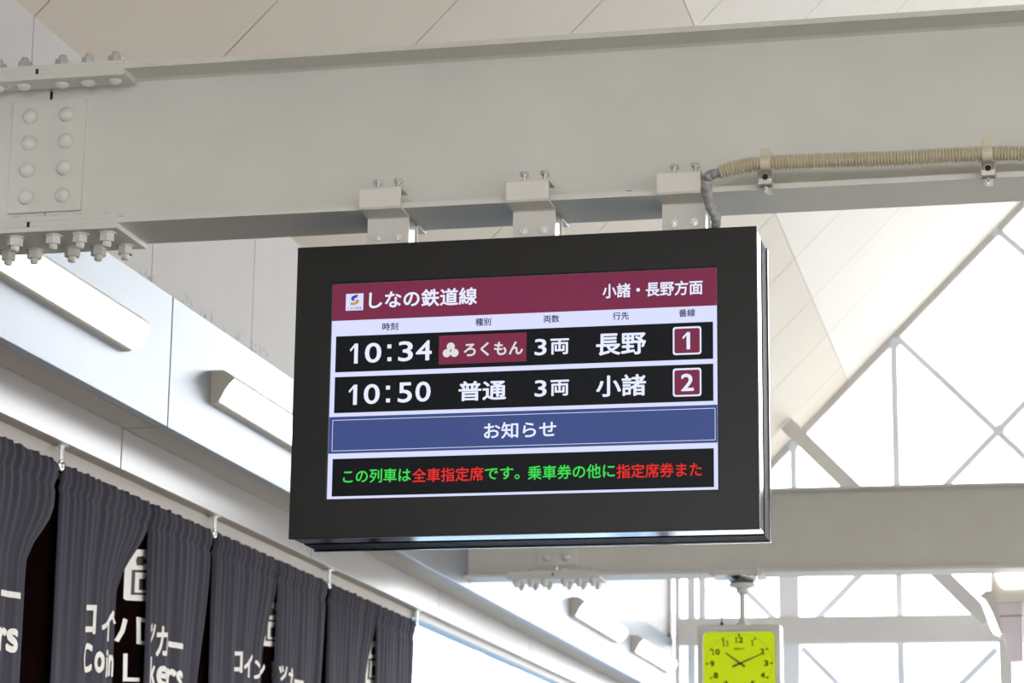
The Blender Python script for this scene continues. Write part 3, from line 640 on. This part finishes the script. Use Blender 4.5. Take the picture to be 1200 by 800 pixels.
lin = lambda a, s, st=0.0: (lambda d: max(0.0, min(a, (d-st)*s)))
z0 = lambda d: 0.0
def drift(a, st, full):
    def f(d):
        t = max(0.0, min(1.0, (d-st)/full)); return a*(t*t*(3-2*t))
    return f
c0b = curtain(6.16, 6.875, drift(0.19, 0.12, 0.22), z0, 'charcoal curtain with cut-off lettering at the left frame edge', 1)
c1a = curtain(6.905, 7.66, drift(0.27, 0.04, 0.3), z0, 'charcoal curtain with the first two katakana signs, second unit', 2)
c1b = curtain(7.665, 8.272, drift(0.12, 0.08, 0.6), drift(0.02, 0.1, 0.5), 'charcoal curtain right of the first locker pictogram', 3)
c2a = curtain(8.302, 9.045, drift(0.16, 0.05, 0.35), z0, 'charcoal curtain left of the middle locker pictogram', 4)
c2b = curtain(9.05, 9.688, drift(0.06, 0.1, 0.5), z0, 'charcoal curtain right of the middle locker pictogram', 5)
c3a = curtain(9.718, 10.445, drift(0.15, 0.04, 0.3), z0, 'charcoal curtain left of the farthest locker pictogram', 6)
c3b = curtain(10.45, 11.10, drift(0.01, 0.1, 0.5), z0, 'charcoal curtain at the far end of the row, beside the bright window', 7)
c0a = curtain(5.50, 6.15, drift(0.1, 0.1, 0.5), z0, 'charcoal curtain nearest the camera, cut by the left edge', 8)

def cloth_text(cur, s, pa, pb, hpx, ysh=0.0, bold=0.02, m='letter', raw=None):
    """lettering printed on a curtain: pa, pb = photo pixels of the text centre line at its two ends"""
    t, ya, yb, el, er, seed = cur
    a = on('x', XC+0.006, *pa); b = on('x', XC+0.006, *pb); dist = (a-CAM).length; hh = hpx/2906.6*dist
    bm = raw if raw else text_bm(s, bold)
    for _ in range(5):
        L = max(abs(b.y-a.y), 0.01)
        es = [e_ for e_ in bm.edges if math.hypot((e_.verts[0].co.x-e_.verts[1].co.x)*L, (e_.verts[0].co.y-e_.verts[1].co.y)*hh) > 0.011]
        if not es: break
        bmesh.ops.subdivide_edges(bm, edges=es, cuts=1); bmesh.ops.triangulate(bm, faces=bm.faces)
    o_ = t.location
    for v in bm.verts:
        u_ = v.co.x; yv = a.y+(b.y-a.y)*u_; z = a.z+(b.z-a.z)*u_+hh*(v.co.y-0.5); d = ZT-z
        L_ = ya+el(max(d, 0)); R_ = yb-er(max(d, 0)); 
        lo, hi = -0.1, 1.0
        for _ in range(24):
            mi = (lo+hi)/2
            if ymap(max(mi, 0), ya, yb, L_, R_) < yv: lo = mi
            else: hi = mi
        y0 = ya+(yb-ya)*mi
        # piecewise-linear sample of the cloth so that the print never dips under it
        stp = (yb-ya)/120; k = math.floor((y0-ya)/stp); f = (y0-ya)/stp-k
        x = cloth_x(ya+k*stp, z, seed, cdamp(k/120, ya, yb, L_, R_))*(1-f)+cloth_x(ya+(k+1)*stp, z, seed, cdamp((k+1)/120, ya, yb, L_, R_))*f
        v.co = Vector((x+0.0022+v.co.z-o_.x, yv-o_.y, z-o_.z))
    return mesh_obj('lettering', bm, M[m], t)
def flat_bm(polys):
    bm = bmesh.new()
    for pl in polys: bm.faces.new([bm.verts.new((p[0], p[1], 0)) for p in pl])
    bmesh.ops.triangulate(bm, faces=bm.faces); return bm
def glass_poly(pxs, m='letter', name='lettering', lift=0.0):
    bm = bmesh.new(); bm.faces.new([bm.verts.new(on('x', -2.9695+lift, *p)) for p in pxs]); return mesh_obj(name, bm, M[m], wglass)
def glass_text(s, pa, pb, hpx, bold=0.02, m='letter'):
    a = on('x', -2.9695, *pa); b = on('x', -2.9695, *pb); hh = hpx/2906.6*(a-CAM).length; bm = text_bm(s, bold)
    for v in bm.verts: v.co = Vector((-2.9695+v.co.z, a.y+(b.y-a.y)*v.co.x, a.z+(b.z-a.z)*v.co.x+hh*(v.co.y-0.5)))
    return mesh_obj('lettering', bm, M[m], wglass)
# second unit: (98..215, 705..800)
cloth_text(c1a, 'コ', (100.5, 725.5), (114, 725.5), 34, bold=0.03); cloth_text(c1a, 'イ', (120, 733), (135, 733), 36, bold=0.03)
glass_poly([(144.5, 724), (149.5, 726), (146, 740), (139, 752), (134, 750), (141, 738)]); cloth_text(c1a, '', (131.5, 723), (137, 727), 10, raw=flat_bm([[(0, 0.9), (0.35, 1.1), (1, 0.2), (0.7, 0)]]))
cloth_text(c1a, 'C', (98, 770.5), (110, 770.5), 34, bold=0.03); cloth_text(c1a, 'o', (112, 775), (122.5, 776), 25, bold=0.03); cloth_text(c1a, 'i', (125.5, 777), (128.5, 777), 32, bold=0.03)
glass_poly([(160, 722.5), (178, 726), (178, 730), (165, 728.5), (165, 750.5), (178, 753), (178, 757), (160, 754)])
glass_poly([(144.5, 765.5), (149.5, 765.5), (149, 793.5), (163.5, 794), (163.5, 798.5), (144, 798)]); glass_text('o', (168.5, 786), (181, 788), 24, 0.03)
cloth_text(c1b, 'ッ', (178, 741), (184, 741), 22, bold=0.03); cloth_text(c1b, 'カ', (185, 751), (197, 751), 35, bold=0.03)
cloth_text(c1b, '', (200, 754), (215, 757.5), 6.5, raw=flat_bm([[(0, 0), (1, 0), (1, 1), (0, 1)]]))
cloth_text(c1b, 'k', (178.5, 785), (184, 786), 32, bold=0.03); cloth_text(c1b, 'ers', (185, 791), (215, 799), 25, bold=0.03)
cloth_text(c1a, 'n', (129, 779), (134, 780), 25, bold=0.03)
# unit at the left edge
cloth_text(c0b, '', (3, 694), (25, 698), 7, raw=flat_bm([[(0, 0), (1, 0), (1, 1), (0, 1)]]))
cloth_text(c0b, 'rs', (-2, 748), (22, 751), 28, bold=0.03)
# third unit
cloth_text(c2a, 'コ', (275, 775.5), (285, 775.5), 25, bold=0.03); cloth_text(c2a, 'イ', (286, 780), (298, 780), 27, bold=0.03); cloth_text(c2a, 'ン', (299, 784), (312, 785), 22, bold=0.03)
glass_poly([(318.5, 774), (327, 775.5), (327, 779), (322, 778), (322, 797), (327, 798), (327, 801), (318.5, 800)])
cloth_text(c2b, 'ッ', (328, 788), (337, 789), 18, bold=0.03); cloth_text(c2b, 'カー', (338, 795), (356, 800), 26, bold=0.03)
# locker pictograms (white tile, key, framed suitcase), seen in the gaps
def picto(x0_, x1_, yt, yb, tilt, full):
    def P(u_, v_): return (x0_+tilt*(1-v_)*1.0+(x1_-x0_)*u_, yt+(yb-yt)*v_+full*u_)
    W_ = 1.0
    glass_poly([P(0.08, 0), P(W_, 0), P(W_, 1), P(0.08, 1), P(0, 0.96), P(0, 0.04)])
    K = lambda pl: glass_poly([P(*p) for p in pl], 'ink', 'pictogram', 0.0006)
    K([(0.40, 0.14), (0.62, 0.12), (0.66, 0.18), (1.0, 0.17), (1.0, 0.25), (0.86, 0.24), (0.82, 0.28), (0.68, 0.26), (0.62, 0.31), (0.40, 0.31), (0.36, 0.22)])
    K([(0.24, 0.40), (1.0, 0.39), (1.0, 0.44), (0.36, 0.45), (0.36, 0.84), (1.0, 0.84), (1.0, 0.88), (0.24, 0.89)])
    K([(0.50, 0.57), (1.0, 0.56), (1.0, 0.78), (0.50, 0.79)])
    K([(0.70, 0.50), (1.0, 0.50), (1.0, 0.53), (0.76, 0.53), (0.76, 0.57), (0.70, 0.57)])
picto(144.5, 180, 643, 703, 2.5, 1.5); picto(305.5, 327, 704, 756, 2.0, 2); picto(426, 443.5, 750.5, 801, 3.0, 1.5)

# rod and hooks
bm = bmesh.new(); cyl(bm, (XC-0.012, (5.2+11.13)/2, ZROD-0.012), 'y', 0.003, 11.13-5.2, 10); tag(mesh_obj('curtain_rod', bm, M['zinc']), 'thin metal rod threaded through the tops of the charcoal curtains', 'rod')
hk = None
names = ['between the left-edge curtains', 'at the left, between first and second curtain units', 'left of the display corner, above the third unit', 'just under the display, between third and last units', 'at the far end of the curtain row']
for i, yv in enumerate(HY):
    t = thing('curtain_hook', 'small metal hook on the soffit '+names[i], 'hook', (XC, yv, 2.954), 'hooks holding the curtain rod')
    if i == 0:
        parts = []
        bm = bmesh.new(); lathe(bm, [(0.022, 0.0), (0.022, -0.003), (0.012, -0.004)], 'z', 16); parts.append(mesh_obj('base_plate', bm, M['zinc'], t))
        bm = bmesh.new(); cyl(bm, (0, 0, -0.024), 'z', 0.0065, 0.042, 12); cyl(bm, (0, 0, -0.008), 'z', 0.009, 0.006, 12); parts.append(mesh_obj('stem', bm, M['zinc'], t))
        bm = bmesh.new(); ring = [Vector((0, 0.013*math.cos(a)+0.001, -0.060+0.013*math.sin(a))) for a in [math.radians(d) for d in range(90, 400, 12)]]; sweep(bm, ring, lambda i: 0.0055, 8); parts.append(mesh_obj('loop', bm, M['zinc'], t, True))
        hk = parts
    else:
        for q_ in hk: inst(q_, None, t)

# ================================================================ CLOCK
YK = 11.29
ck = thing('station_clock', 'square lime-green station clock hanging from the far beam', 'clock', on('y', YK, 868, 668))
o_ = ck.location.copy()
def kl(x, y, Y=YK): return on('y', Y, x, y)-o_
tl = kl(816.5, 732.8); tr = kl(914, 731.2); hw = (tr.x-tl.x)/2; ccx = (tr.x+tl.x)/2; pm = hw/48.75; ztop = (tl.z+tr.z)/2; hv = 44.5*pm; zc = ztop-hv
cx = kl(866.3, 777.2); scx = kl(868, 700).x
bm = bmesh.new(); box(bm, (ccx-hw, 0.0, zc-hv), (ccx+hw, 0.13, zc+hv), 0.006); mesh_obj('case', bm, M['clockcase'], ck)
def rr(bm, hx, hz, r, y, c, n=6):
    pts = []
    for (sx, sz, a0) in ((1, 1, 0), (-1, 1, 90), (-1, -1, 180), (1, -1, 270)):
        for k in range(n+1): t = math.radians(a0+90*k/n); pts.append(bm.verts.new((c[0]+sx*(hx-r)+r*math.cos(t), y, c[1]+sz*(hz-r)+r*math.sin(t))))
    return pts
di = 42*pm; dj = 36.3*pm
bm = bmesh.new(); A = rr(bm, di+0.006, dj+0.006, 0.03, -0.0045, (cx.x, zc)); B = rr(bm, di, dj, 0.026, -0.001, (cx.x, zc)); Cc = rr(bm, di+0.010, dj+0.010, 0.034, 0.0005, (cx.x, zc))
for P_, Q_ in ((A, B), (Cc, A)):
    for k in range(len(P_)): bm.faces.new((P_[k], P_[(k+1) % len(P_)], Q_[(k+1) % len(P_)], Q_[k]))
mesh_obj('dial_surround', bm, M['frame2'], ck)
bm = bmesh.new(); bm.faces.new(rr(bm, di, dj, 0.026, -0.0012, (cx.x, zc))); dial = mesh_obj('dial', bm, M['dial'], ck)
zd = cx.z
bm = bmesh.new()
for k in range(60):
    a = math.radians(6*k); L_ = 3.2*pm if k % 5 == 0 else 1.2*pm; w_ = 0.9*pm if k % 5 == 0 else 0.3*pm
    d_ = Vector((math.sin(a), 0, math.cos(a))); s_ = Vector((math.cos(a), 0, -math.sin(a)))*w_
    e_ = Vector((cx.x+39.3*pm*math.sin(a), -0.003, zd+34.6*pm*math.cos(a)))
    bm.faces.new([bm.verts.new(e_-d_*L_-s_), bm.verts.new(e_-d_*L_+s_), bm.verts.new(e_+s_), bm.verts.new(e_-s_)])
mesh_obj('minute_marks', bm, M['ink'], dial)
for k in range(1, 13):
    a = math.radians(30*k); c_ = (cx.x+31.5*pm*math.sin(a), zd+27.3*pm*math.cos(a)); gs = str(k); ws = [3.6 if g_ == '1' else 5.2 for g_ in gs]; tot = sum(ws)+0.9*(len(gs)-1); x_ = -tot/2; tgt = bmesh.new()
    for g_, w_ in zip(gs, ws):
        b2 = one_bm(True) if g_ == '1' else text_bm(g_, 0.035)
        for v in b2.verts: v.co = Vector((c_[0]+(x_+v.co.x*w_)*pm, -0.0035, c_[1]+(v.co.y-0.5)*6.8*pm))
        tm = bpy.data.meshes.new('tmp'); b2.to_mesh(tm); b2.free(); tgt.from_mesh(tm); bpy.data.meshes.remove(tm); x_ += w_+0.9
    mesh_obj('numeral', tgt, M['ink'], dial)
bm = text_bm('SEIKO', 0.02)
for v in bm.verts: v.co = Vector((cx.x+(v.co.x-0.5)*0.048, -0.0035, zd+17.0*pm+(v.co.y-0.5)*0.009))
mesh_obj('maker_lettering', bm, M['ink'], dial)
def hand(name, px_tip, px_tail, y, w0, w1):
    c_ = kl(866.3, 777.2, YK-0.01); a = kl(*px_tip, YK-0.01); b = kl(*px_tail, YK-0.01); d_ = (a-b).normalized(); s_ = Vector((d_.z, 0, -d_.x))
    bm = bmesh.new(); prism(bm, [((b+s_*w0).x, (b+s_*w0).z), ((b-s_*w0).x, (b-s_*w0).z), ((a-s_*w1).x, (a-s_*w1).z), ((a+s_*w1).x, (a+s_*w1).z)], 'y', y, y-0.0015); mesh_obj(name, bm, M['ink'], ck)
hand('hour_hand', (850, 764.5), (873, 781), -0.008, 0.0045, 0.0025); hand('minute_hand', (894.5, 765), (858.5, 781), -0.011, 0.0045, 0.002)
bm = bmesh.new(); c_ = kl(866.3, 777.2, YK-0.01); cyl(bm, (c_.x, -0.009, c_.z), 'y', 0.006, 0.012, 14); mesh_obj('hand_hub', bm, M['ink'], ck)
pz = 0.06
bm = bmesh.new(); zb = ztop
K = lambda yy: kl(868, yy, YK+pz).z
lathe(bm, [(0.032, zb), (0.032, zb+0.008), (0.022, zb+0.014), (0.0155, zb+0.03), (0.0135, zb+0.034), (0.0135, K(697)), (0.018, K(695.5)), (0.029, K(694)), (0.029, K(690)), (0.045, K(688.5)), (0.062, K(687)), (0.062, K(684)), (0.045, K(683.5))], 'z', 24, (scx, pz, 0)); mesh_obj('stem', bm, M['clockcase'], ck, False)
zt_ = 3.143-0.018-o_.z
bm = bmesh.new(); lathe(bm, [(0.045, K(683.5)), (0.060, K(682)), (0.069, K(679)), (0.072, K(676)), (0.072, zt_-0.008)], 'z', 28, (scx, pz, 0)); mesh_obj('canopy', bm, M['chrome'], ck, True)
bm = bmesh.new(); box(bm, (scx-0.142, -0.030, zt_-0.010), (scx+0.104, 0.19, zt_), 0.001); mesh_obj('mounting_plate', bm, M['clockcase'], ck)
for dx in (-0.118, 0.080):
    bm = bmesh.new(); cyl(bm, (scx+dx, -0.026, zt_+0.006), 'z', 0.007, 0.028, 10); cyl(bm, (scx+dx, -0.026, zt_-0.015), 'z', 0.013, 0.010, 6); mesh_obj('clamp_bolt', bm, M['paint_edge'], ck)
for (fa, fb) in ((-0.75, -0.3), (0.4, 0.78)):
    bm = bmesh.new(); box(bm, (ccx+hw*fa, 0.03, zb), (ccx+hw*fb, 0.13, zb+0.006)); mesh_obj('top_plate', bm, M['clockcase'], ck)
bm = bmesh.new(); lathe(bm, [(0.008, zb), (0.007, zb+0.014), (0.0025, zb+0.018), (0.0015, zb+0.045)], 'z', 10, (kl(845, 725).x, 0.02, 0)); mesh_obj('antenna', bm, M['ink'], ck)
pts = resample([kl(822, 672, 11.26)+o_, kl(819, 679, 11.26)+o_, kl(824, 688, 11.35)+o_, kl(835, 703, 11.4)+o_, Vector((o_.x+cx.x-0.06, 11.33, o_.z+zb+0.003))], 0.01)
bm = bmesh.new(); sweep(bm, [p_-o_ for p_ in pts], lambda i: 0.0018, 6); mesh_obj('cable', bm, M['frame2'], ck)
